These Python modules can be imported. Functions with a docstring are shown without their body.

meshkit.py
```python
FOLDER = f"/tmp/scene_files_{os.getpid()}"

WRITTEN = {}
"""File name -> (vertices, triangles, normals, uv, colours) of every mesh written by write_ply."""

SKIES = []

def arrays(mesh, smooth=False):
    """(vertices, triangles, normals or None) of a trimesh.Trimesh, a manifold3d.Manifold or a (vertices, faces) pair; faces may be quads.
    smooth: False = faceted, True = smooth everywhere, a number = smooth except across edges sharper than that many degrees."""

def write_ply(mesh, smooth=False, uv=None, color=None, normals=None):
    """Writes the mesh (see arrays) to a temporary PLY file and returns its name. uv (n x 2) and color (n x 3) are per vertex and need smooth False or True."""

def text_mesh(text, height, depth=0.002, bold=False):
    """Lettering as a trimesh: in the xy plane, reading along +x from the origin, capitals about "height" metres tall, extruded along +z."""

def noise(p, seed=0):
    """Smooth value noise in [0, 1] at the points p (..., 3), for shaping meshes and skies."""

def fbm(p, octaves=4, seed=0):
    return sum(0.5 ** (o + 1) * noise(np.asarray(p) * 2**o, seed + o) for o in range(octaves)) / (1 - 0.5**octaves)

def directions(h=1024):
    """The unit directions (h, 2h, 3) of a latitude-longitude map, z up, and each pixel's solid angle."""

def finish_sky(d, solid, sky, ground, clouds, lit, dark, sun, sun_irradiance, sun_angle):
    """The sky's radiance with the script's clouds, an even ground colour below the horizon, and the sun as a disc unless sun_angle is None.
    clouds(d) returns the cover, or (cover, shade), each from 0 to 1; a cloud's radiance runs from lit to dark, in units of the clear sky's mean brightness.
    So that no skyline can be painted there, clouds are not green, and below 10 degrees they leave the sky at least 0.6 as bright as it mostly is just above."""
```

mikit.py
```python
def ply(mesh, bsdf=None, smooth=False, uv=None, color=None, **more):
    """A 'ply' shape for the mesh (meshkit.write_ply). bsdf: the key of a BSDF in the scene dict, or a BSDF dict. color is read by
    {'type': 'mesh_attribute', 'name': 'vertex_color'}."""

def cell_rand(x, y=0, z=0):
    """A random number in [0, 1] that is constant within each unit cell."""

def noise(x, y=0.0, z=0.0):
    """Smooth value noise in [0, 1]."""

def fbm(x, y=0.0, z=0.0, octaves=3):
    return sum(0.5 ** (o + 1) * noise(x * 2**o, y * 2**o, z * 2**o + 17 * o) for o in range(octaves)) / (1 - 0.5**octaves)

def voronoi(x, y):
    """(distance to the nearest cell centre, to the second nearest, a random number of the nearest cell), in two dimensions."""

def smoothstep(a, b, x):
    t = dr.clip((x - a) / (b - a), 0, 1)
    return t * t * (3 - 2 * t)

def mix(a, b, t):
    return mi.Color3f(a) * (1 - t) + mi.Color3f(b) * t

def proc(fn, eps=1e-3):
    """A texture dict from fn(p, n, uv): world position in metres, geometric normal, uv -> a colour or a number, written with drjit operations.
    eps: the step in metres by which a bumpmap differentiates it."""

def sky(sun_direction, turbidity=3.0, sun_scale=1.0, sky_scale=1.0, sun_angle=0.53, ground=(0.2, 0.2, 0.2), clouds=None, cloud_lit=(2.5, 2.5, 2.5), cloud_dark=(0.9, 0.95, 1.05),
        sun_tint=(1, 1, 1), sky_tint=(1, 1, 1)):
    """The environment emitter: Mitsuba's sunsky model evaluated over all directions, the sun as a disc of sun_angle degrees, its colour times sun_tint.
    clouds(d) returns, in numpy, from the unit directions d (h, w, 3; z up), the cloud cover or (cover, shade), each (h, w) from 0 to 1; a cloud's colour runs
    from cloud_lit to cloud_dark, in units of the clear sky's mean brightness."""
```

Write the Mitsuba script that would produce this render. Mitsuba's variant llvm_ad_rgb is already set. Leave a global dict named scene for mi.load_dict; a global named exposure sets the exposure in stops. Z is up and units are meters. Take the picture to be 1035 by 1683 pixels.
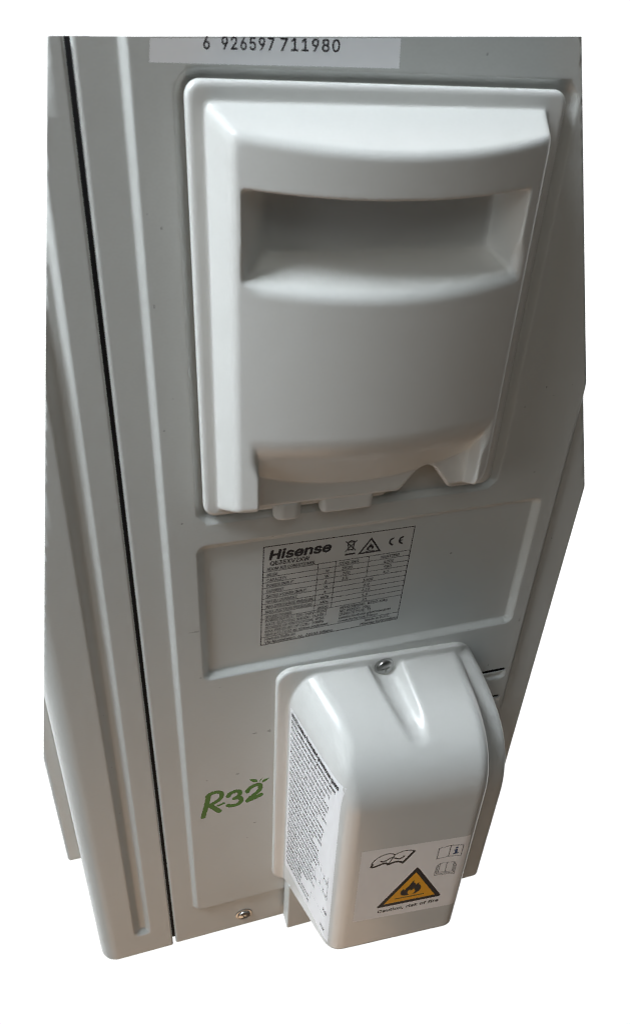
import math, random
import numpy as np, trimesh, manifold3d as m3, shapely
import shapely.geometry as sg
from shapely import affinity
import drjit as dr, mitsuba as mi, mikit, meshkit
from mikit import proc, noise, fbm, smoothstep, mix

random.seed(7); np.random.seed(7)
T = mi.ScalarTransform4f
scene, labels = {'type': 'scene'}, {}
# All shapes are measured in millimetres: x along the side panel, y out of it towards the viewer is negative, z up.
MM = 0.001

# ------------------------------------------------------------------ camera
cam_o = np.array([-4.76, -280.0, 553.0]) * MM
yaw, pitch, roll = 0.31725646, 0.58172013, 0.05224825
cy, sy, cp, sp, cr, sr = math.cos(yaw), math.sin(yaw), math.cos(pitch), math.sin(pitch), math.cos(roll), math.sin(roll)
cam_f = np.array([sy * cp, cy * cp, -sp]); cam_r = np.array([cy, -sy, 0]); cam_u = np.cross(cam_r, cam_f)
cam_u2 = -sr * cam_r + cr * cam_u
scene['camera'] = {'type': 'thinlens', 'fov': 2 * math.degrees(math.atan(841.5 / 1209.85)), 'fov_axis': 'y',
    'aperture_radius': 0.0006, 'focus_distance': 0.43, 'near_clip': 0.01, 'far_clip': 20.0,
    'to_world': T().look_at(origin=list(map(float, cam_o)), target=list(map(float, cam_o + cam_f)), up=list(map(float, cam_u2)))}
exposure = 0.0

# ------------------------------------------------------------------ lamps
def lamp(name, centre, target, w, h, rgb, label, group=None, depth=0.05):
    """A softbox: a shallow dark housing with a glowing front, aimed at a target."""
    c, t = np.array(centre, float), np.array(target, float)
    up = [0, 0, 1] if abs((t - c)[2]) < 0.95 * np.linalg.norm(t - c) else [0, 1, 0]
    m = np.array(T().look_at(origin=list(c), target=list(t), up=up).matrix)
    m = mi.ScalarTransform4f(m)
    g = trimesh.Trimesh([[-w/2, -h/2, 0], [w/2, -h/2, 0], [w/2, h/2, 0], [-w/2, h/2, 0]], [[0, 1, 2], [0, 2, 3]])
    scene[name + '__diffuser'] = {**mikit.ply(g, 'lamp_black'), 'to_world': m, 'emitter': {'type': 'area', 'radiance': {'type': 'rgb', 'value': list(map(float, rgb))}}}
    b = trimesh.creation.box([w + 0.02, h + 0.02, depth]); b.apply_translation([0, 0, -depth / 2 - 0.003])
    scene[name + '__housing'] = {**mikit.ply(b, 'lamp_black'), 'to_world': m}
    labels[name] = {'label': label, 'category': 'lamp'}
    if group: labels[name]['group'] = group

scene['lamp_black'] = {'type': 'twosided', 'bsdf': {'type': 'diffuse', 'reflectance': {'type': 'rgb', 'value': [0.03, 0.03, 0.03]}}}
lamp('ceiling_lamp', (-0.72, -0.12, 1.46), (0.09, 0.0, 0.34), 0.46, 0.46, (27.5, 29.9, 31.8), 'cool white square ceiling lamp above and left of the unit')
lamp('room_lamp', (-0.30, -1.15, 1.75), (0.1, 0.0, 0.3), 1.5, 1.0, (1.08, 1.12, 1.09), 'large dim soft lamp high in front of the unit')
lamp('window_lamp', (-1.25, -0.50, 0.72), (0.1, 0.0, 0.35), 0.6, 0.9, (2.0, 2.04, 2.04), 'tall window-like soft lamp to the left of the unit')
lamp('floor_lamp', (-0.05, -0.50, -0.62), (0.08, -0.02, 0.15), 0.7, 0.45, (1.95, 1.32, 0.86), 'warm low lamp on the floor side in front of the unit')

# ------------------------------------------------------------------ materials
def speck(p, s=1.0): return noise(p.x * s, p.y * s, p.z * s)
def paint_colour(p, n, uv):
    """grey-white powder paint: faint broad mottling and fine grain, with a few dark dust specks"""
    a = fbm(p.x * 14, p.y * 14, p.z * 14) - 0.5
    g = noise(p.x * 1500, p.y * 1500, p.z * 1500) - 0.5
    dust = smoothstep(0.965, 0.985, noise(p.x * 210 + 9, p.y * 210, p.z * 210))
    return mi.Color3f(0.548, 0.562, 0.545) * (1 + 0.05 * a + 0.035 * g) * (1 - 0.35 * dust)
def peel(p, n, uv): return 0.000012 * noise(p.x * 500, p.y * 500, p.z * 500) + 0.000010 * noise(p.x * 1100, p.y * 1100, p.z * 1100)
def plastic_colour(p, n, uv):
    a = fbm(p.x * 18 + 3, p.y * 18, p.z * 18) - 0.5
    g = noise(p.x * 1300, p.y * 1300, p.z * 1300) - 0.5
    dust = smoothstep(0.975, 0.99, noise(p.x * 170 + 2, p.y * 170, p.z * 170))
    return mi.Color3f(0.66, 0.665, 0.645) * (1 + 0.03 * a + 0.025 * g) * (1 - 0.25 * dust)
def fine(p, n, uv): return 0.000008 * noise(p.x * 900, p.y * 800, p.z * 800)

def principled(base, rough, spec=0.5, metallic=0.0, bump=None, scale=1.0):
    b = {'type': 'principled', 'base_color': proc(base) if callable(base) else {'type': 'rgb', 'value': list(base)}, 'roughness': rough, 'specular': spec, 'metallic': metallic}
    if bump: b = {'type': 'bumpmap', 'nested_texture': proc(bump, 2e-4), 'scale': scale, 'nested_bsdf': b}
    return {'type': 'twosided', 'bsdf': b}
scene['paint'] = principled(paint_colour, 0.42, 0.45, bump=peel)
scene['plastic'] = principled(plastic_colour, 0.33, 0.5, bump=fine)
scene['cover_plastic'] = principled(plastic_colour, 0.27, 0.5, bump=fine)
scene['gap_black'] = principled((0.012, 0.012, 0.013), 0.7, 0.2)
scene['film'] = principled((0.57, 0.57, 0.55), 0.30, 0.5)
def paper_colour(p, n, uv): return mi.Color3f(0.90, 0.88, 0.87) * (1 + 0.05 * (fbm(p.x * 90, p.y * 90, p.z * 90) - 0.5))
scene['paper'] = principled(paper_colour, 0.5, 0.4)
scene['white_paper'] = principled((0.87, 0.875, 0.89), 0.45, 0.4)
scene['ink'] = principled((0.022, 0.021, 0.024), 0.5, 0.3)
scene['grey_ink'] = principled((0.10, 0.10, 0.11), 0.5, 0.3)
scene['green_ink'] = principled((0.032, 0.165, 0.010), 0.45, 0.4)
scene['yellow_ink'] = principled((0.86, 0.40, 0.012), 0.5, 0.4)
scene['blue_ink'] = principled((0.03, 0.06, 0.16), 0.5, 0.4)
scene['steel'] = principled((0.40, 0.40, 0.39), 0.32, 0.5, 1.0)
scene['backdrop_white'] = {'type': 'twosided', 'bsdf': {'type': 'diffuse', 'reflectance': {'type': 'rgb', 'value': [0.88, 0.88, 0.88]}}}

def put(key, mesh, bsdf, smooth=False, kind=None, **lab):
    """one shape entry from a mesh in millimetres"""
    if hasattr(mesh, 'to_mesh'):
        q = mesh.to_mesh(); mesh = trimesh.Trimesh(np.array(q.vert_properties[:, :3]), np.array(q.tri_verts), process=False)
    mesh = trimesh.Trimesh(np.asarray(mesh.vertices) * MM, mesh.faces, process=False)
    k, i = key, 0
    while k in scene: i += 1; k = f'{key}_{i:03d}'
    scene[k] = mikit.ply(mesh, bsdf, smooth)
    if kind: lab['kind'] = kind
    if lab: labels[k] = lab
    return k

def sstep(a, b, x):
    t = np.clip((x - a) / (b - a), 0, 1); return t * t * (3 - 2 * t)

# ------------------------------------------------------------------ setting: the plain white background, a backlit panel as product photographs use
bd = trimesh.Trimesh([[-6000, 900, -9000], [9000, 900, -9000], [9000, 900, 3000], [-6000, 900, 3000]], [[0, 1, 2], [0, 2, 3]])
put('backdrop', bd, 'backdrop_white', kind='structure', label='plain white light panel, the white background behind the unit')
scene['backdrop']['emitter'] = {'type': 'area', 'radiance': {'type': 'rgb', 'value': [1.02, 1.02, 1.02]}}

UNIT = 'air_conditioner'
labels[UNIT] = {'label': 'corner of a grey-white outdoor air conditioner casing with labels and two plastic covers', 'category': 'air conditioner'}

# the casing ends where the picture's cut-out ends: straight cuts square to the side panel
CUTS = [((-6.7, 547.1), (180.1, 554.4)), ((180.1, 554.4), (241.4, 349.5)), ((-54.6, 236.1), (-6.7, 547.1))]
def cut(man):
    for (x0, z0), (x1, z1) in CUTS:
        n = np.array([z1 - z0, 0, -(x1 - x0)]); n = n / np.linalg.norm(n)
        man = man.trim_by_plane(tuple(map(float, n)), float(n @ np.array([x0, 0, z0])))
    return man

# ------------------------------------------------------------------ side panel: pressed sheet metal
def rr(x, z, x0, x1, z0, z1, r):
    """signed distance to a rounded rectangle"""
    qx, qz = np.abs(x - (x0 + x1) / 2) - (x1 - x0) / 2 + r, np.abs(z - (z0 + z1) / 2) - (z1 - z0) / 2 + r
    return np.hypot(np.maximum(qx, 0), np.maximum(qz, 0)) + np.minimum(np.maximum(qx, qz), 0) - r
def panel_h(x, z):
    """how far the pressed panel stands out (towards the viewer), mm; the broad field is 0"""
    h = -2.8 + 2.8 * sstep(1.7, -1.7, rr(x, z, 15.7, 223.2, 36.5, 900, 5))
    h = h - 2.8 * sstep(1.6, -1.6, rr(x, z, 31.8, 183.3, 361.0, 539.5, 8))            # seat of the upper cover
    tx = (x - 31.6) / 180
    h = h - 3.0 * sstep(2.2, -2.2, rr(x, z - 2.5 * tx, 31.6, 211.8, 261.0, 346.0, 3))   # label field
    for x1, zc in ((218.2, 221.0), (218.8, 196.8)):                                      # pressed lips under the slits beside the valve cover
        h = h - 1.3 * sstep(0.8, -1.8, rr(x, z, 186, x1, zc - 6.5, zc + 1.2, 3.0))
    h = h - 1.6 * (1 - np.sqrt(np.clip(1 - np.clip((1.8 - x) / 1.8, 0, 1) ** 2, 0, 1)))    # rolled edge at the seam
    h = h - 1.5 * (1 - np.sqrt(np.clip(1 - np.clip((x - 240.0) / 1.6, 0, 1) ** 2, 0, 1)))
    h = h + 0.07 * (meshkit.noise(np.stack([x / 45, z / 60, 0 * x], -1), 3) - 0.5)           # sheet metal is never quite flat
    return h
def lines(lo, hi, coarse, fine):
    """grid lines: coarse everywhere, finer in the given (from, to, step) spans"""
    g = list(np.arange(lo, hi, coarse)) + [hi]
    for a, b, s in fine:
        g = [v for v in g if not a - 0.3 * s < v < b + 0.3 * s or v in (lo, hi)] + list(np.arange(a, b + 1e-6, s))
    return np.unique(np.round(np.clip(g, lo, hi), 4))
def sheet(gx, gz, top, thick):
    """a closed sheet: top(x, z) gives the front points, thick the offset to its back"""
    X, Z = np.meshgrid(gx, gz, indexing='ij')
    F = top(X, Z); B = F + np.array(thick) if not callable(thick) else thick(X, Z, F)
    n, m = X.shape
    idx = np.arange(n * m).reshape(n, m)
    def quads(a, b, c, d): return np.vstack([np.stack([a, b, c], -1).reshape(-1, 3), np.stack([a, c, d], -1).reshape(-1, 3)])
    f = quads(idx[:-1, :-1], idx[1:, :-1], idx[1:, 1:], idx[:-1, 1:])
    o = n * m
    g = f[:, ::-1] + o
    rim = np.concatenate([idx[:, 0], idx[-1, 1:], idx[-2::-1, -1], idx[0, -2:0:-1]])
    nx = np.roll(rim, -1)
    s = np.vstack([np.stack([rim, rim + o, nx + o], -1), np.stack([rim, nx + o, nx], -1)])
    t = trimesh.Trimesh(np.vstack([F.reshape(-1, 3), B.reshape(-1, 3)]), np.vstack([f, g, s]), process=False)
    if t.volume < 0: t.invert()
    return t
def manifold(t): return m3.Manifold(m3.Mesh(np.asarray(t.vertices, np.float32), np.asarray(t.faces, np.uint32)))

gx = lines(0, 241.6, 5, [(0, 2.4, .3), (13, 18.4, .45), (28.5, 35, .5), (180, 188.4, .6), (188.6, 220.6, .5), (221, 225.6, .5), (239, 241.6, .4)])
gz = lines(-2, 556, 6, [(33, 40, .5), (188, 226, .5), (257, 268, .55), (341, 352.5, .6), (357, 365, .6), (536, 543, .4)])
panel = manifold(sheet(gx, gz, lambda X, Z: np.stack([X, -panel_h(X, Z), Z], -1), (0, 1.2, 0)))
panel = cut(panel)
for x1, zc in ((215.8, 221.2), (216.4, 197.0)):
    panel = panel - m3.Manifold.batch_hull([m3.Manifold.cylinder(20, 2.5, 2.5, 24, True).rotate((90, 0, 0)).translate((x, 0, zc)) for x in (188, x1)])
put(UNIT + '__side_panel', panel, 'paint', 40, label='grey-white pressed metal side panel with recessed fields')
# the flange behind the panel at the seam and the dark frame seen through the seam
def box(x0, x1, y0, y1, z0, z1, r=0.0):
    if r <= 0: return m3.Manifold.cube((x1 - x0, y1 - y0, z1 - z0)).translate((x0, y0, z0))
    s = m3.Manifold.sphere(r, 16)
    return m3.Manifold.batch_hull([s.translate((x, y, z)) for x in (x0 + r, x1 - r) for y in (y0 + r, y1 - r) for z in (z0 + r, z1 - r)])
put(UNIT + '__seam_frame', cut(box(-6, 6, 7.5, 10, -2, 556)), 'gap_black', label='black frame showing through the seam')
put(UNIT + '__louver_backing', box(184, 222, 3.2, 9, 185, 232), 'gap_black', label='black backing behind the slits beside the valve cover')
put(UNIT + '__side_panel__edge_flange', cut(box(0.0, 0.9, 4.6, 7.4, -2, 556)), 'paint')

# ------------------------------------------------------------------ front panel: wraps the corner, long pressed groove
R = 12.0
def front_pts(S, Z):
    """S: distance along the sheet from the seam, round the corner and back along the front face"""
    xe = -51.5 + R                                            # where the corner starts
    flat = -1.9 - xe
    a = np.clip((S - flat) / R, 0, math.pi / 2)
    b = np.maximum(S - flat - R * math.pi / 2, 0)
    x = np.where(S < flat, -1.9 - S, xe - R * np.sin(a))
    y = np.where(S < flat, 2.8, 2.8 + R * (1 - np.cos(a)) + b)
    nx, ny = np.where(S < flat, 0, -np.sin(a)), np.where(S < flat, -1, -np.cos(a))
    c = 19.3 - 3.4 * (Z / 500.0)                                # the groove leans a little
    end = sstep(19.0, 25.0, Z)
    u = S - c
    dep = 2.9 * end * (sstep(-5.2, -1.4, u) - sstep(1.0, 6.8, u))
    dep = dep + 1.2 * (1 - np.sqrt(np.clip(1 - np.clip((1.2 - S) / 1.2, 0, 1) ** 2, 0, 1)))
    dep = dep + 0.06 * (meshkit.noise(np.stack([S / 30, Z / 55, 0 * Z], -1), 5) - 0.5)
    return np.stack([x - nx * dep, y - ny * dep, Z], -1), np.stack([nx, ny, 0 * nx], -1)
gs = lines(0, 118, 4, [(0, 1.8, .3), (9, 29, .5), (32, 62, 1.0)])
gz2 = lines(-3.5, 556, 8, [(16, 28, .5)])
P_, N_ = front_pts(*np.meshgrid(gs, gz2, indexing='ij'))
fp = sheet(gs, gz2, lambda X, Z: P_, lambda X, Z, F: F - 1.2 * N_)
fpm = manifold(fp)
put(UNIT + '__front_panel', cut(fpm), 'paint', 40, label='front panel strip with a long pressed groove left of the seam')
# a raised fascia of the front face, seen edge-on beyond the rounded corner
put(UNIT + '__front_fascia', cut(box(-62.5, -52.2, 30, 95, 82, 560, 2.5)), 'paint', False)

# ------------------------------------------------------------------ plastic covers: solids from distance functions of (x, d, z), d = distance out of the panel
def smax(a, b, k):
    h = np.maximum(k - np.abs(a - b), 0); return np.maximum(a, b) + h * h / (4 * k)
def smin(a, b, k): return -smax(-a, -b, k)
def solid(f, lo, hi, h):
    """surface nets: the zero surface of f as a trimesh in world millimetres"""
    ax = [np.arange(l, u + h, h) for l, u in zip(lo, hi)]
    X, D, Z = np.meshgrid(*ax, indexing='ij', sparse=True)
    F = f(X, D, Z) + np.zeros([len(a) for a in ax]); ins = F < 0
    n = [len(a) - 1 for a in ax]
    cnt = np.zeros(n, np.int32); acc = np.zeros(n + [3])
    def sl(o): return tuple(slice(k, k + m) for k, m in zip(o, n))
    for axis in range(3):
        for p in (0, 1):
            for q in (0, 1):
                o = [0, 0, 0]; others = [k for k in range(3) if k != axis]
                o[others[0]], o[others[1]] = p, q
                o2 = list(o); o2[axis] = 1
                a, b = F[sl(o)], F[sl(o2)]
                c = (a < 0) != (b < 0)
                w = np.nonzero(c); t = a[w] / (a[w] - b[w])
                cnt[w] += 1
                for k in range(3): acc[w + (k,)] += o[k] + (t if k == axis else 0)
    on = cnt > 0
    ids = np.full(n, -1); ids[on] = np.arange(on.sum())
    V = np.argwhere(on) + acc[on] / cnt[on][:, None]
    V = V * h + np.array(lo)
    faces = []
    for axis in range(3):
        u, v = (axis + 1) % 3, (axis + 2) % 3
        a = [slice(1, -1)] * 3; a[axis] = slice(0, -1)
        b = list(a); b[axis] = slice(1, None)
        fa, fb = ins[tuple(a)], ins[tuple(b)]
        for flip, m in ((False, fa & ~fb), (True, ~fa & fb)):
            w = np.argwhere(m)
            if not len(w): continue
            base = w + 1; base[:, axis] -= 1
            def c(du, dv):
                q = base.copy(); q[:, u] += du; q[:, v] += dv; return ids[q[:, 0], q[:, 1], q[:, 2]]
            quad = [c(-1, -1), c(0, -1), c(0, 0), c(-1, 0)]
            if flip: quad = quad[::-1]
            faces += [np.stack(quad[:3], -1), np.stack([quad[0], quad[2], quad[3]], -1)]
    for _ in range(3):                                       # settle the points on the surface
        e = 0.05; x, d, z = V.T
        g = np.stack([f(x + e, d, z) - f(x - e, d, z), f(x, d + e, z) - f(x, d - e, z), f(x, d, z + e) - f(x, d, z - e)], -1) / (2 * e)
        s = np.clip(f(x, d, z) / np.maximum((g * g).sum(-1), 0.3), -0.4 * h, 0.4 * h)
        V = V - g * s[:, None]
    Fc = np.vstack(faces)
    t = trimesh.Trimesh(np.stack([V[:, 0], -V[:, 1], V[:, 2]], -1), Fc, process=False)
    if t.volume < 0: t.invert()
    return t

# the upper cover: flange plate, bowed body with a finger grip, scooped lower edge
def bow(x): return 17.5 + 11.5 * np.clip(1 - ((x - 105.0) / 63.0) ** 2, -1, 1)
def upper_body(x, d, z):
    left = (39.7 + 0.37 * (d - 4) - x) * 0.938
    right = (x - 170.6 + 0.36 * (d - 4)) * 0.94
    top = (z - 530.6 + 0.47 * (d - 4)) * 0.905
    bottom = (369.5 + 0.45 * (d - 4) - z) * 0.91
    sides = smax(left, right, 3)
    s = smax(smax(top, sides, 4), (d - bow(x)) * 0.95, 2.6)
    return smax(s, smax(bottom, sides, 2 + 8 * sstep(150, 165, x)), 2.5)
def upper_cover(x, d, z):
    body = smax(upper_body(x, d, z), -d - 1, 0.5)
    # finger grip: a pocket narrowing inwards, its floor sloping out to a rounded lip
    t = np.clip(19 - d, -20, 20) / 14.0
    pk = smax((49.6 + 10.4 * t - x) * 0.8, (x - 157.5 + 5.5 * t) * 0.93, 2)
    floor_ = (481.6 - 0.42 * (d - 5) - z) * 0.92
    ceil_ = z - 507.0 + 0.30 * (np.clip(bow(x), 17.5, 40) - 19.0)
    pk = smax(smax(pk, floor_, 2), ceil_, 2)
    pk = smax(pk, 5.0 - d, 2)
    body = smax(body, -pk, 0.8 + 3.4 * sstep(490, 481, z) * sstep(47, 56, x))
    # scooped lower edge: the front leans in to a flat wall between two legs
    wall = smin(d - 10.0, 99 - 0 * d, 1)
    lean = (bow(x) - 0.76 * (405.5 - z) - d) * -0.8
    sc = smax(wall * -1, -lean, 0.8)
    sc = smax(sc, smax(55.2 - x + 0.0 * d, (x - 158.2) * 0.98, 2), 1.5)
    sc = smax(sc, z - 414, 1)
    body = smax(body, -sc, 1.4 + 3.5 * sstep(392, 402, z))
    plate = smax(smax(rr(x, z, 34.0, 178.0, 365.5, 537.4, 5.5), d - 3.4, 2.6), -d - 1, 0.3)
    s = smin(body, plate, 1.0)
    # cable notch in the lower edge
    u = np.abs(x - 137.7)
    notch = smax((z - 384.6) * 0.95, (z - 384.2 + (u - 3.4) * 1.35) * 0.6, 4)
    return smax(s, -smax(notch, u - 20, 1), 1.5)
put(UNIT + '__upper_cover', solid(upper_cover, (30, -2, 360), (184, 33, 542), 0.62), 'plastic', 50, label='large white plastic cover with a finger grip and scooped lower edge')
def tab(x, d, z):
    a = smax(smax(rr(x, d, 65.3, 78.3, 0.0, 9.3, 4.4), 362.4 - z, 2), z - 372, 1)
    return a
put(UNIT + '__upper_cover__cable_tab', solid(tab, (62, -1, 359), (82, 17, 379), 0.7), 'plastic', True, label='round tab under the left end of the upper cover')
def tab2(x, d, z): return smax(smax(rr(x, d, 87.5, 113.2, 1.5, 9.0, 2.5), 363.8 - z, 1.5), z - 376, 1)
put(UNIT + '__upper_cover__cable_tab', solid(tab2, (85, -1, 361), (116, 12, 379), 0.7), 'plastic', True, label='flat wide tab under the middle of the upper cover')

# the lower valve cover: flange, wedge-shaped body with a screw channel, shallower wing on the right
def valve_body(x, d, z0):
    z = z0 + 0.04 * (x - 127)
    left = (76.8 + 0.30 * (d - 3) - x) * 0.958
    right = x - 181.8 + 0.02 * (d - 3)
    top = (z - 251.5 + 0.33 * (d - 3)) * 0.945
    front = d - 60.5 - 0.035 * (x - 136)
    s = smax(top, front, 34)
    cham = (left + (z - 251.5 + 0.33 * (d - 3)) * 0.945) * 0.707 + 8.0
    s = smax(s, cham, 4.0)
    s = smax(s, left, 9); s = smax(s, right, 9)
    s = smax(s, 54.5 - z, 2)
    # screw channel, a cone running down the slope
    ca, cb, ra, rb = np.array([132.6, 2.0, 252.5]), np.array([139.6, 54.0, 237.0]), 9.4, 5.6
    ab = cb - ca
    t = np.clip(((x - ca[0]) * ab[0] + (d - ca[1]) * ab[1] + (z0 - ca[2]) * ab[2]) / (ab @ ab), 0, 1)
    ch = np.sqrt((x - ca[0] - t * ab[0]) ** 2 + (d - ca[1] - t * ab[1]) ** 2 + (z0 - ca[2] - t * ab[2]) ** 2) - (ra + (rb - ra) * t)
    return smax(s, -ch, 3.0)
def wing(x, d, z):
    rt = x - 200.5
    tp = (z - 247.0 + 1.0 * (d - 3)) * 0.707
    tp2 = (z - 252.0 + 1.86 * (x - 186)) * 0.473
    s = smax(smax(tp, d - 48.5, 22), smax(rt, tp2, 12), 4)
    return smax(smax(s, 80.0 - z, 2), 150 - x, 1)
def valve_cover(x, d, z):
    zt = z + 0.04 * (x - 127)
    fl = smax(smax(rr(x, zt, 69.4, 196.0, 53.0, 256.2, 10.5), d - 3.2, 1.8), (z - 252.5 + 1.86 * (x - 186)) * 0.473, 8)
    s = smin(smin(valve_body(x, d, z), wing(x, d, z), 1.2), fl, 1.4)
    return smax(s, -d - 1, 0.3)
put(UNIT + '__valve_cover', solid(valve_cover, (66, -2.5, 48), (212, 66, 260), 1.05), 'cover_plastic', 50, label='white wedge-shaped plastic valve cover')

# bracket below the valve cover's left edge
put(UNIT + '__valve_bracket', box(78.5, 97, -12, -0.5, 5.0, 60, 1.2), 'paint', 40, label='grey-white bracket below the valve cover')

# ------------------------------------------------------------------ screws
def screw(key, x, d, z, r, ang, lab):
    head = m3.CrossSection([[(0, 0), (r, 0), (r, 0.5), (r * 0.93, 1.1), (r * 0.6, 1.75), (r * 0.25, 2.0), (0, 2.05)]]).revolve(40)
    w = r * 0.20
    for a in (0, 90):
        head = head - m3.Manifold.cube((r * 1.15, w, 2.5), True).translate((0, 0, 2.05)).rotate((0, 0, ang + a))
    head = head.rotate((90, 0, 0)).translate((x, -d, z))
    k = put(key, head, 'steel', 35, label=lab)
    wash = m3.CrossSection([[(0, 0), (r * 1.3, 0), (r * 1.3, 0.35), (r * 1.22, 0.55), (0, 0.55)]]).revolve(40).rotate((90, 0, 0)).translate((x, -d + 0.45, z))
    put(k + '__washer', wash, 'steel', 35)
screw(UNIT + '__panel_screw', 49.8, -2.2, 12.4, 4.6, 25, 'steel cross-head screw low on the side panel')
screw(UNIT + '__cover_screw', 132.4, 3.9, 249.0, 4.5, 10, 'steel cross-head screw in the channel of the valve cover')

# ------------------------------------------------------------------ labels, lettering and printed marks
_glyph = {}
def glyph(c, bold):
    """flat triangles of one character (capital height 1), its left edge and its advance"""
    if (c, bold) not in _glyph:
        def wid(s): b = meshkit.text_mesh(s, 1.0, 0.01, bold).bounds; return b[1][0] - b[0][0], b[0][0]
        if c == ' ': _glyph[c, bold] = (None, 0, wid('H H')[0] - wid('HH')[0]); return _glyph[c, bold]
        m = meshkit.text_mesh(c, 1.0, 0.01, bold)
        k = m.triangles[:, :, 2].min(1) > 0.005
        v, f = m.vertices, m.faces[k]
        used = np.unique(f); re = np.full(len(v), -1); re[used] = np.arange(len(used))
        v2, f2 = v[used][:, :2].copy(), re[f]
        x0 = v2[:, 0].min(); v2[:, 0] -= x0
        hh = wid('HH')[0]; adv = wid('H' + c + 'H')[0] - hh
        left = wid('H' + c)[0] - (v2[:, 0].max()) - (hh - wid('H')[0])
        _glyph[c, bold] = ((v2, f2), left, adv)
    return _glyph[c, bold]
def text2d(s, h, bold=False, stretch=1.0, shear=0.0, width=None, track=0.0):
    """a line of text as flat triangles: (vertices n x 2, faces), baseline at 0"""
    vs, fs, x, n = [], [], 0.0, 0
    for c in s:
        g, left, adv = glyph(c, bold)
        if g is not None:
            vs.append(g[0] + [x + left, 0]); fs.append(g[1] + n); n += len(g[0])
        x += adv + track
    v, f = np.vstack(vs), np.vstack(fs)
    v[:, 0] -= v[:, 0].min()
    v = v * [h * stretch, h]
    if width: v[:, 0] *= width / v[:, 0].max()
    v[:, 0] += shear * v[:, 1]
    return v, f
def poly2d(shape):
    """flat triangles of a shapely polygon"""
    vs, fs, n = [], [], 0
    for g in getattr(shape, 'geoms', [shape]):
        if g.is_empty or g.area < 1e-9 or g.geom_type != 'Polygon': continue
        v, f = trimesh.creation.triangulate_polygon(g, engine='earcut')
        vs.append(v); fs.append(f + n); n += len(v)
    return np.vstack(vs), np.vstack(fs)
def merge(parts):
    vs, fs, n = [], [], 0
    for v, f in parts: vs.append(np.asarray(v, float)); fs.append(np.asarray(f) + n); n += len(v)
    return np.vstack(vs), np.vstack(fs)
def heavy(p, w):
    """the same letters, w mm fatter sideways and a little upwards"""
    v, f = p; return merge([(v, f), (v + [w, 0], f), (v + [w / 2, w / 2], f), (v + [w / 2, -w / 2], f)])
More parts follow.
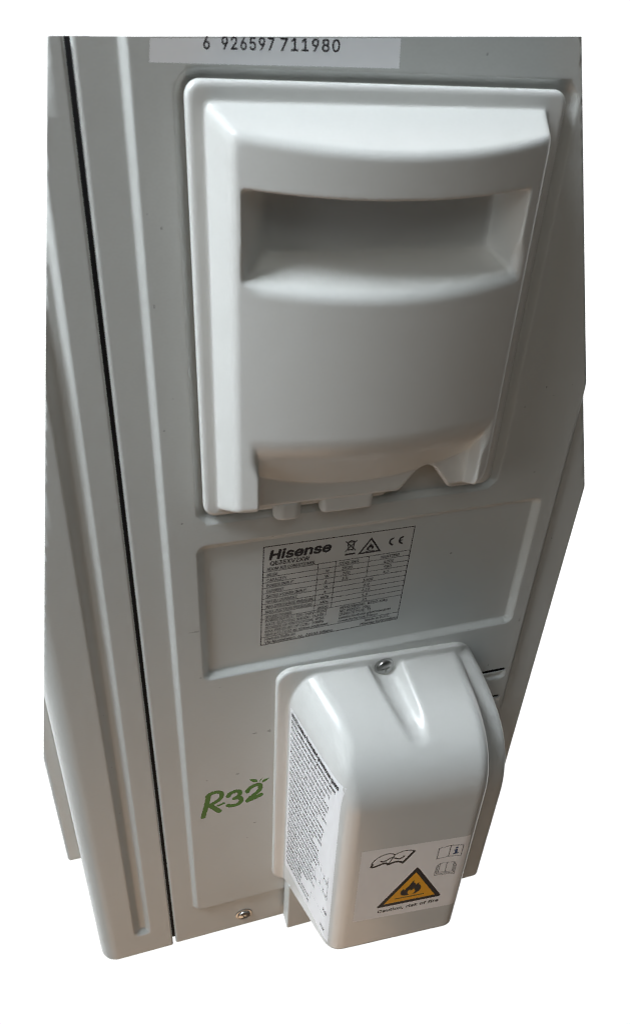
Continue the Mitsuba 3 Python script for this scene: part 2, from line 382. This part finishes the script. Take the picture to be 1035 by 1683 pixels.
def moved(p, x, y, ang=0.0):
    v, f = p; c, s = math.cos(ang), math.sin(ang)
    return v @ np.array([[c, s], [-s, c]]) + [x, y], f
def refine(p, size):
    v, f = p
    v3, f = trimesh.remesh.subdivide_to_size(np.c_[v, np.zeros(len(v))], f, size, max_iter=8)
    return v3[:, :2], f
def line(pts, w, closed=False): return (sg.LinearRing(pts) if closed else sg.LineString(pts)).buffer(w / 2, cap_style='flat', join_style='mitre')
def quad(tl, tr, br, bl):
    """maps u (0..1 to the right), v (0..1 downwards) to the plane"""
    q = [np.array(a, float) for a in (tl, tr, br, bl)]
    def fn(p):
        u, v = p[:, :1], p[:, 1:]
        return q[0] * (1 - u) * (1 - v) + q[1] * u * (1 - v) + q[2] * u * v + q[3] * (1 - u) * v
    return fn
def on_panel(off):
    return lambda v: np.stack([v[:, 0], -panel_h(v[:, 0], v[:, 1]) - off, v[:, 1]], -1)
def on_front(f, off):
    """drops the points onto the outside of a distance function, from in front"""
    def fn(v):
        lo, hi = np.full(len(v), 0.0), np.full(len(v), 80.0)
        for _ in range(40):
            m = (lo + hi) / 2; inside = f(v[:, 0], m, v[:, 1]) < 0
            lo, hi = np.where(inside, m, lo), np.where(inside, hi, m)
        return np.stack([v[:, 0], -hi - off, v[:, 1]], -1)
    return fn
def on_left(f, off):
    """points (d, z) dropped onto the left side of a distance function"""
    def fn(v):
        lo, hi = np.full(len(v), 60.0), np.full(len(v), 125.0)
        for _ in range(40):
            m = (lo + hi) / 2; inside = f(m, v[:, 0], v[:, 1]) < 0
            hi, lo = np.where(inside, m, hi), np.where(inside, lo, m)
        return np.stack([lo - off, -v[:, 0], v[:, 1]], -1)
    return fn
def decal(key, p, lift, bsdf, smooth=False, facing=(0, -1, 0), **lab):
    v, f = p
    t = trimesh.Trimesh(lift(v), f, process=False)
    if (t.face_normals * t.area_faces[:, None]).sum(0) @ np.array(facing) < 0: t.invert()
    return put(key, t, bsdf, smooth, **lab)
def mapped(p, fn): return fn(p[0]), p[1]

# --- barcode sticker at the top (only its lower edge with the digits is in the picture)
bar = sg.Polygon([(23.5, 541.3), (109.5, 542.2), (109.2, 551.2), (24.2, 547.9)])
decal(UNIT + '__barcode_sticker', refine(poly2d(bar), 4), on_panel(0.12), 'white_paper', True, label='white barcode sticker with a row of digits')
dig = []
for s, x0, x1 in (('6', 41.0, 43.2), ('926597', 47.0, 64.6), ('711980', 66.6, 87.4)):
    dig.append(moved(text2d(s, 3.5, True, width=x1 - x0, track=0.10), x0, 545.6 + 0.017 * (x0 - 41), 0.017))
decal(UNIT + '__barcode_sticker__digits', merge(dig), on_panel(0.2), 'ink')

# --- rating label in the recessed field
RQ = quad((62.7, 340.4), (142.8, 340.7), (139.8, 277.7), (61.4, 275.2))
W_, H_ = 79.5, 64.0
def RL(p): return RQ(np.asarray(p[0]) / [W_, H_]), p[1]          # label coordinates in mm, x right, y down
g = np.array([[i / 12, j / 10] for i in range(13) for j in range(11)])
gi = np.arange(143).reshape(13, 11)
gf = np.vstack([np.stack([gi[:-1, :-1], gi[1:, :-1], gi[1:, 1:]], -1).reshape(-1, 3), np.stack([gi[:-1, :-1], gi[1:, 1:], gi[:-1, 1:]], -1).reshape(-1, 3)])
decal(UNIT + '__rating_label', (RQ(g * [1.012, 1.012] - 0.006), gf), on_panel(0.10), 'film', True, label='grey rating label with a black frame and table of technical data')
rules = [line([(0.15, 0.15), (W_ - 0.15, 0.15), (W_ - 0.15, H_ - 0.15), (0.15, H_ - 0.15)], 0.5, True)]
row0, rh = 15.4, 3.42
for k in range(10):
    y = row0 + rh * k
    rules.append(line([(0.2, y), (W_ - 0.2, y)], 0.42))
rules += [line([(28.9, row0), (28.9, row0 + 9 * rh)], 0.4), line([(38.4, row0), (38.4, row0 + 9 * rh)], 0.4), line([(56.4, row0), (56.4, row0 + 4 * rh)], 0.4),
          line([(0.2, 58.6), (W_ - 0.2, 58.6)], 0.42)]
decal(UNIT + '__rating_label__table_rule', RL(refine(poly2d(shapely.union_all(rules)), 6)), on_panel(0.17), 'ink')
def put_text(items, mapping):
    out = []
    for s, x, y, h, kw in items:
        v, f = heavy(text2d(s, h, **kw), 0.065 * h)
        v = v * [1, -1] + [x, y]
        out.append((v, f[:, ::-1]))
    return mapping(merge(out))
logo = text2d('Hisense', 5.3, True, shear=0.16, width=31.5)
lv, lf = logo; 
lv, lf = heavy((lv, lf), 0.42)
decal(UNIT + '__rating_label__maker_name', RL((lv * [1, -1] + [2.9, 8.2], lf[:, ::-1])), on_panel(0.18), 'ink')
K = {}
t_items = [('QE35XV2XW', 3.6, 11.9, 2.45, dict(width=20.3, bold=True)), ('ROOM AIR CONDITIONER', 2.2, 14.8, 1.75, dict(width=24.6, bold=True))]
names = ['MODE', 'CAPACITY', 'POWER INPUT', 'CURRENT', 'RATED POWER INPUT', 'RATED CURRENT', 'MAX DISCHARGE PRESSURE', 'MAX SUCTION PRESSURE', 'SOUND POWER']
units = ['', 'W', 'W', 'A', 'W', 'A', 'MPa', 'MPa', 'dB(A)']
for k, s in enumerate(names):
    t_items.append((s, 2.2, row0 + rh * (k + 1) - 0.55, 1.7, dict(width=min(25.8, 1.23 * len(s) + 0.6), bold=True)))
    if units[k]: t_items.append((units[k], 33.7 - 0.6 * len(units[k]), row0 + rh * (k + 1) - 0.6, 1.6, dict(bold=True)))
for k, (a, b) in enumerate([('COOLING', 'HEATING'), ('3500', '4200'), ('750', '980'), ('3.5', '4.3')]):
    t_items.append((a, 44.5 - 0.62 * len(a), row0 + rh * (k + 1) - 0.7, 1.65, dict(bold=True)))
    t_items.append((b, 67.5 - 0.62 * len(b), row0 + rh * (k + 1) - 0.7, 1.65, dict(bold=True)))
for k, a in enumerate(['1400', '8.8', '4.15', '1.9', '61']):
    t_items.append((a, 57.2 - 0.6 * len(a), row0 + rh * (k + 5) - 0.7, 1.65, dict(bold=True)))
low = ['POWER SUPPLY:  220-240V~/50HZ', 'ANTI-ELECTRIC SHOCK:  CLASS I', 'DEGREES OF PROTECTION:  IPX4', 'MAX PRESSURE OF COIL:  20MPa', 'GWP:675 / CO2 eq. tonnes equipment']
for k, s in enumerate(low): t_items.append((s, 2.2, 48.4 + 2.38 * k, 1.62, dict(width=min(35.5, 1.17 * len(s)), bold=True)))
right = ['REFRIGERANT:  R32/0.46kg', 'NET WEIGHT:  23kg', 'CLIMATE TYPE:  T1', 'Contains fluorinated greenhouse gases', 'covered by the Kyoto Protocol']
for k, s in enumerate(right): t_items.append((s, 43.6, 48.6 + 2.3 * k, 1.62 if k < 3 else 1.45, dict(width=(27.5, 17.5, 18.5, 30.5, 23.0)[k], bold=True)))
t_items += [('Hisense Italia srl', 2.2, 60.9, 1.65, dict(width=17.0, bold=True)), ('Via Montefeltro, 6A, 20156 Milano', 2.2, 63.3, 1.65, dict(width=38.5, bold=True)),
            ('Made in P.R.C.', 59.5, 60.9, 1.6, dict(width=15, bold=True)), ('Hisense Corporation', 57.0, 63.2, 1.6, dict(width=21.5, bold=True))]
decal(UNIT + '__rating_label__lettering', put_text(t_items, RL), on_panel(0.18), 'ink')

def flame(cx, cy, h):
    """a small flame outline, y up, about h tall, with a lighter tongue cut out"""
    o = np.array([(-.34, .02), (-.46, .18), (-.44, .38), (-.36, .50), (-.33, .40), (-.27, .36), (-.25, .52), (-.14, .66), (-.10, .80), (-.03, .96), (.02, 1.0), (.0, .86), (.08, .80), (.13, .70), (.16, .62),
                  (.22, .74), (.29, .78), (.27, .66), (.36, .56), (.42, .42), (.42, .26), (.36, .12), (.24, .02), (.10, -.02), (.20, .10), (.22, .24), (.14, .36), (.08, .46), (.06, .34), (-.02, .28), (-.03, .40), (-.12, .34),
                  (-.16, .22), (-.14, .10), (-.06, .0), (-.2, -.02)])
    return affinity.translate(affinity.scale(sg.Polygon(o).buffer(0).buffer(.012), h, h, origin=(0, 0)), cx, cy)
def tri_frame(a, b, c, w): t = sg.Polygon([a, b, c]); return t.difference(t.buffer(-w, join_style='mitre'))
def ce(x0, y, h):
    r = h / 2; out = []
    for k, x in ((0, x0), (1, x0 + h * 1.02)):
        ring = sg.Point(x + r, y + r).buffer(r, 24).difference(sg.Point(x + r, y + r).buffer(r * 0.60, 24))
        out.append(ring.intersection(sg.box(x - 1, y - 1, x + r * 1.02, y + h + 1)))
        if k: out.append(sg.box(x + r * 0.2, y + r * 0.86, x + r * 0.92, y + r * 1.14))
    return shapely.union_all(out)
up = lambda shape: affinity.scale(shape, 1, -1, origin=(0, 0))       # marks drawn y up into the label's y down
def bin_mark(x, y, s):
    """crossed-out wheeled bin, y up from its bar"""
    L = lambda *p: line([(x + a * s, y + b * s) for a, b in p], 0.075 * s)
    return shapely.union_all([L((-.22, .98), (-.14, .40), (.14, .40), (.22, .98)), L((-.28, .98), (.28, .98)), L((-.2, 1.0), (0, 1.1), (.2, 1.0)), L((-.36, 1.08), (.36, .28)), L((.36, 1.08), (-.36, .28)),
                              sg.Point(x + .13 * s, y + .36 * s).buffer(.06 * s), sg.box(x - .34 * s, y, x + .34 * s, y + .13 * s)])
marks = [up(bin_mark(45.5, -12.6, 8.2)), up(tri_frame((56.2, -3.3), (49.6, -13.2), (62.6, -13.2), 0.95)), up(flame(56.2, -11.3, 4.3)), up(sg.box(53.6, -12.15, 58.9, -11.75)), up(ce(66.2, -10.6, 5.2))]
decal(UNIT + '__rating_label__symbols', RL(refine(poly2d(shapely.union_all(marks)), 5)), on_panel(0.18), 'ink')

# --- green refrigerant mark printed on the panel
st = lambda pts, w: sg.LineString(pts).buffer(w / 2, cap_style='round', join_style='round')
def curve(pts, n=10):
    from scipy.interpolate import splprep, splev
    p = np.array(pts, float); k = min(3, len(p) - 1)
    tck, _ = splprep(p.T, s=0, k=k); return np.array(splev(np.linspace(0, 1, n * len(p)), tck)).T
rm = [st([(24.9, 141.8), (27.3, 152.5), (29.0, 161.6)], 3.23), st(curve([(28.2, 161.0), (32.4, 163.5), (36.3, 162.3), (36.6, 157.6), (33.6, 154.3), (28.4, 151.8)]), 2.94), st([(29.3, 152.0), (32.4, 147.8), (35.0, 144.2)], 3.51),
      st([(34.4, 149.9), (38.0, 151.1)], 1.83),
      st(curve([(41.0, 156.8), (44.2, 160.0), (47.8, 159.4), (47.6, 155.6), (44.6, 153.5)]), 3.08), st(curve([(44.6, 153.5), (48.6, 152.2), (48.2, 148.2), (44.4, 146.6), (40.6, 148.0)]), 3.08),
      st(curve([(53.0, 157.2), (55.6, 161.0), (60.4, 161.6), (61.0, 158.2), (57.6, 153.2), (53.0, 148.4)]), 3.08), st([(53.0, 148.2), (57.2, 149.4), (61.4, 151.4)], 3.37)]
def leaf(x0, y0, x1, y1, w):
    a, b = np.array([x0, y0]), np.array([x1, y1]); n = np.array([-(b - a)[1], (b - a)[0]]) / np.linalg.norm(b - a)
    t = np.linspace(0, 1, 14); prof = np.sin(np.pi * t ** 0.8) * w / 2
    return sg.Polygon(np.vstack([a + np.outer(t, b - a) + np.outer(prof, n), (a + np.outer(t, b - a) - np.outer(prof, n))[::-1]])).buffer(0)
leaves = [leaf(59.4, 165.0, 54.0, 168.8, 2.7), leaf(61.6, 163.4, 66.6, 166.2, 2.2), leaf(60.2, 164.4, 62.6, 167.6, 0.9)]
decal(UNIT + '__refrigerant_mark', poly2d(shapely.union_all(rm).simplify(0.05)), on_panel(0.10), 'green_ink', label='green hand-lettered R-32 mark with leaves')
for l in leaves: decal(UNIT + '__refrigerant_mark__leaf', poly2d(l), on_panel(0.10), 'green_ink')

# --- caution sticker on the front of the valve cover
cs = sg.Polygon([(106.2, 163.1), (175.2, 155.6), (176.4, 80.1), (106.5, 87.7)])
F0 = lambda off: on_front(valve_cover, off)
CK = UNIT + '__caution_sticker'
decal(CK, refine(poly2d(cs), 5), F0(0.12), 'paper', True, label='white caution sticker with a yellow flame triangle')
tri = [(143.6, 132.6), (122.3, 98.7), (162.9, 95.9)]
yel = sg.Polygon(tri).buffer(-1.8, join_style='mitre')
fl2 = affinity.rotate(flame(142.0, 105.4, 14.8), -4, origin=(142, 104))
bar_ = line([(132.2, 103.9), (151.8, 102.3)], 0.9)
decal(CK + '__warning_triangle', refine(poly2d(yel), 5), F0(0.18), 'yellow_ink', label='yellow field of the flame warning triangle')
decal(CK + '__triangle_frame', refine(poly2d(sg.Polygon(tri).buffer(1.1, join_style='round').difference(sg.Polygon(tri).buffer(-1.8, join_style='mitre'))), 5), F0(0.2), 'ink')
decal(CK + '__flame_symbol', refine(poly2d(fl2.intersection(yel)), 5), F0(0.24), 'ink')
decal(CK + '__flame_symbol', poly2d(bar_), F0(0.24), 'ink')
decal(CK + '__lettering', moved(heavy(text2d('Caution, risk of fire', 2.9, True, width=41.2, track=0.09), 0.28), 122.0, 91.6, -0.066), F0(0.2), 'ink', label='line of text reading Caution, risk of fire')
# open book, top left: a heavy outline in perspective with a scribble of text
def L2(pts, w): return line(pts, w)
bk = [L2(curve([(113.4, 146.4), (118.2, 154.6), (124.2, 155.4), (127.2, 153.0)]), .8), L2(curve([(127.2, 153.0), (132.0, 155.0), (139.8, 152.6)]), .8),
      L2([(139.6, 153.0), (133.2, 143.0)], 1.9), L2(curve([(113.2, 145.6), (118.0, 145.8), (121.2, 146.6), (124.0, 144.0)]), 1.7), L2(curve([(124.0, 144.0), (128.0, 145.6), (133.6, 142.4)]), 1.7),
      L2([(127.2, 153.2), (123.8, 144.2)], .7), L2(curve([(118.6, 149.9), (122.4, 149.2), (125.0, 150.8), (128.2, 149.2), (133.6, 150.2)]), 1.1), L2([(112.6, 145.4), (114.4, 148.2)], 1.2)]
decal(CK + '__book_symbol', refine(poly2d(shapely.union_all(bk)), 5), F0(0.2), 'ink', label='heavy open book outline')
b2 = [L2([(155.6, 149.2), (163.1, 149.9), (171.6, 147.4), (171.4, 136.4), (163.0, 138.6), (155.4, 138.5), (155.6, 149.2)], .55), L2([(163.1, 149.9), (163.0, 138.6)], .6)]
decal(CK + '__book_symbol', refine(poly2d(shapely.union_all(b2)), 5), F0(0.2), 'grey_ink', label='thin open book outline with an information sign')
inf = [sg.Point(167.4, 146.0).buffer(1.0), sg.box(166.6, 140.0, 168.3, 144.3), sg.box(165.6, 139.6, 169.3, 140.7), sg.box(165.8, 143.4, 168.0, 144.4)]
decal(CK + '__information_sign', poly2d(shapely.union_all(inf)), F0(0.2), 'blue_ink')
b3 = [L2([(158.6, 132.6), (163.2, 132.2), (168.0, 131.0), (168.0, 121.0), (163.1, 122.2), (158.4, 123.0), (158.6, 132.6)], .5), L2([(163.2, 132.2), (163.1, 122.2)], .5),
      L2([(158.6, 132.6), (156.6, 130.6), (156.2, 120.6), (163, 119.6), (169.8, 117.6), (169.9, 127.6), (168, 131)], .5), L2([(157.5, 131.6), (157.2, 121.8), (163, 120.9), (168.9, 119.2), (169.0, 129.4)], .5)]
decal(CK + '__book_symbol', refine(poly2d(shapely.union_all(b3)), 5), F0(0.2), 'grey_ink', label='small outline of a book with thick page edges')

# --- text sticker on the left side of the valve cover
VL = valve_cover
LQ = quad((4.8, 231.0), (54.0, 217.0), (54.5, 61.0), (5.2, 77.0))
TS = UNIT + '__text_sticker'
g = np.array([[i / 24, j / 30] for i in range(25) for j in range(31)]); gi = np.arange(25 * 31).reshape(25, 31)
gf = np.vstack([np.stack([gi[:-1, :-1], gi[1:, :-1], gi[1:, 1:]], -1).reshape(-1, 3), np.stack([gi[:-1, :-1], gi[1:, 1:], gi[:-1, 1:]], -1).reshape(-1, 3)])
decal(TS, (LQ(g), gf), on_left(VL, 0.12), 'white_paper', True, (-1, 0, 0), label='white sticker densely printed with small text on the side of the valve cover')
phr = ['R32(Contains fluorinated greenhouse gases', 'R32 is the refrigerant charge in this unit; do not vent it', 'R32(Enthält fluorierte Treibhausgase', 'R32(Contient des gaz à effet de serre fluorés', 'R32(Contiene gas fluorurati ad effetto serra',
       'R32(Contiene gases fluorados de efecto invernadero', 'R32(Contém gases fluorados com efeito de estufa', 'R32(Bevat gefluoreerde broeikasgassen', 'R32(Zawiera fluorowane gazy cieplarniane', 'R32(Obsahuje fluorované skleníkové plyny',
       'R32(Innehåller fluorerade växthusgaser', 'R32(Sisältää fluorattuja kasvihuonekaasuja', 'R32(Indeholder fluorholdige drivhusgasser', 'R32(Sadrži fluorirane stakleničke plinove', 'R32(Conține gaze fluorurate cu efect de seră', 'R32(Fluortartalmú üvegházhatású gázt tartalmaz']
tail = ['covered by the Kyoto Protocol', 'hermetically sealed equipment', 'GWP 675, do not vent into the air', 'service by qualified persons only', 'read the manual before installing']
rng = random.Random(5)
LW, LH = 49.5, 155.0
lt = []
n_l = 29; y = 5.4
for k in range(n_l):
    v_ = y / LH
    maxw = (LW - 3.0 - 1.5 * (k == 1)) if k < 2 else LW * (0.90 - 0.30 * max(0, (v_ - 0.05)) - (0.12 if k % 5 == 4 else 0) - 0.07 * rng.random())
    if k >= 25: maxw = LW * (0.30 + 0.09 * (k - 25) + 0.08 * (k % 2))
    s = phr[k // 2 % len(phr)] if k % 2 == 0 or k < 2 else tail[rng.randrange(5)]
    lt.append((s if k else phr[0], 1.6, y, 3.3 if k < 1 else 2.75, dict(width=maxw - 1.6, bold=k < 2)))
    y += 5.1
for k, (a, b, s, bold) in enumerate([(37.5, 92, '1 = ', 0), (41.5, 95, 'kg', 0), (37.5, 106, '2 = ', 0), (41.5, 109, 'kg', 0), (43.0, 126, 'kg', 1), (42.0, 146, 'kg', 1)]):
    lt.append((s, a, b + 2, 2.6, dict(bold=bool(bold))))
frames = [line([(33, 88), (39, 88)], .25), line([(33, 100), (46, 100)], .25), line([(33, 113), (46, 113)], .25), line([(33, 100), (33, 113)], .25), line([(46, 88), (46, 113)], .25), line([(30, 133), (46, 133)], .25), line([(30, 133), (30, 140)], .25)]
LL = lambda p: (LQ(np.asarray(p[0]) / [LW, LH]), p[1])
decal(TS + '__lettering', put_text(lt, LL), on_left(VL, 0.2), 'ink', False, (-1, 0, 0))
decal(TS + '__form_rule', LL(refine(poly2d(shapely.union_all(frames)), 5)), on_left(VL, 0.2), 'grey_ink', False, (-1, 0, 0))
# its upper front corner has come loose and stands off the cover's edge
def corner(v):
    u, w = v[:, 0], v[:, 1]
    base = on_left(VL, 0.14)(np.stack([np.full(len(v), 54.0), 218.0 - 13.0 * w], -1))
    a = u * 10.0 * (1 - 0.85 * w)
    return base + np.stack([a * 0.93 + 0.0 * a, -a * 0.16, -a * 0.34], -1)
g = np.array([[i / 8, j / 8] for i in range(9) for j in range(9)]); gi = np.arange(81).reshape(9, 9)
gf = np.vstack([np.stack([gi[:-1, :-1], gi[1:, :-1], gi[1:, 1:]], -1).reshape(-1, 3), np.stack([gi[:-1, :-1], gi[1:, 1:], gi[:-1, 1:]], -1).reshape(-1, 3)])
decal(TS + '__loose_corner', (g, gf), corner, 'white_paper', True, (-0.2, -1, 0))
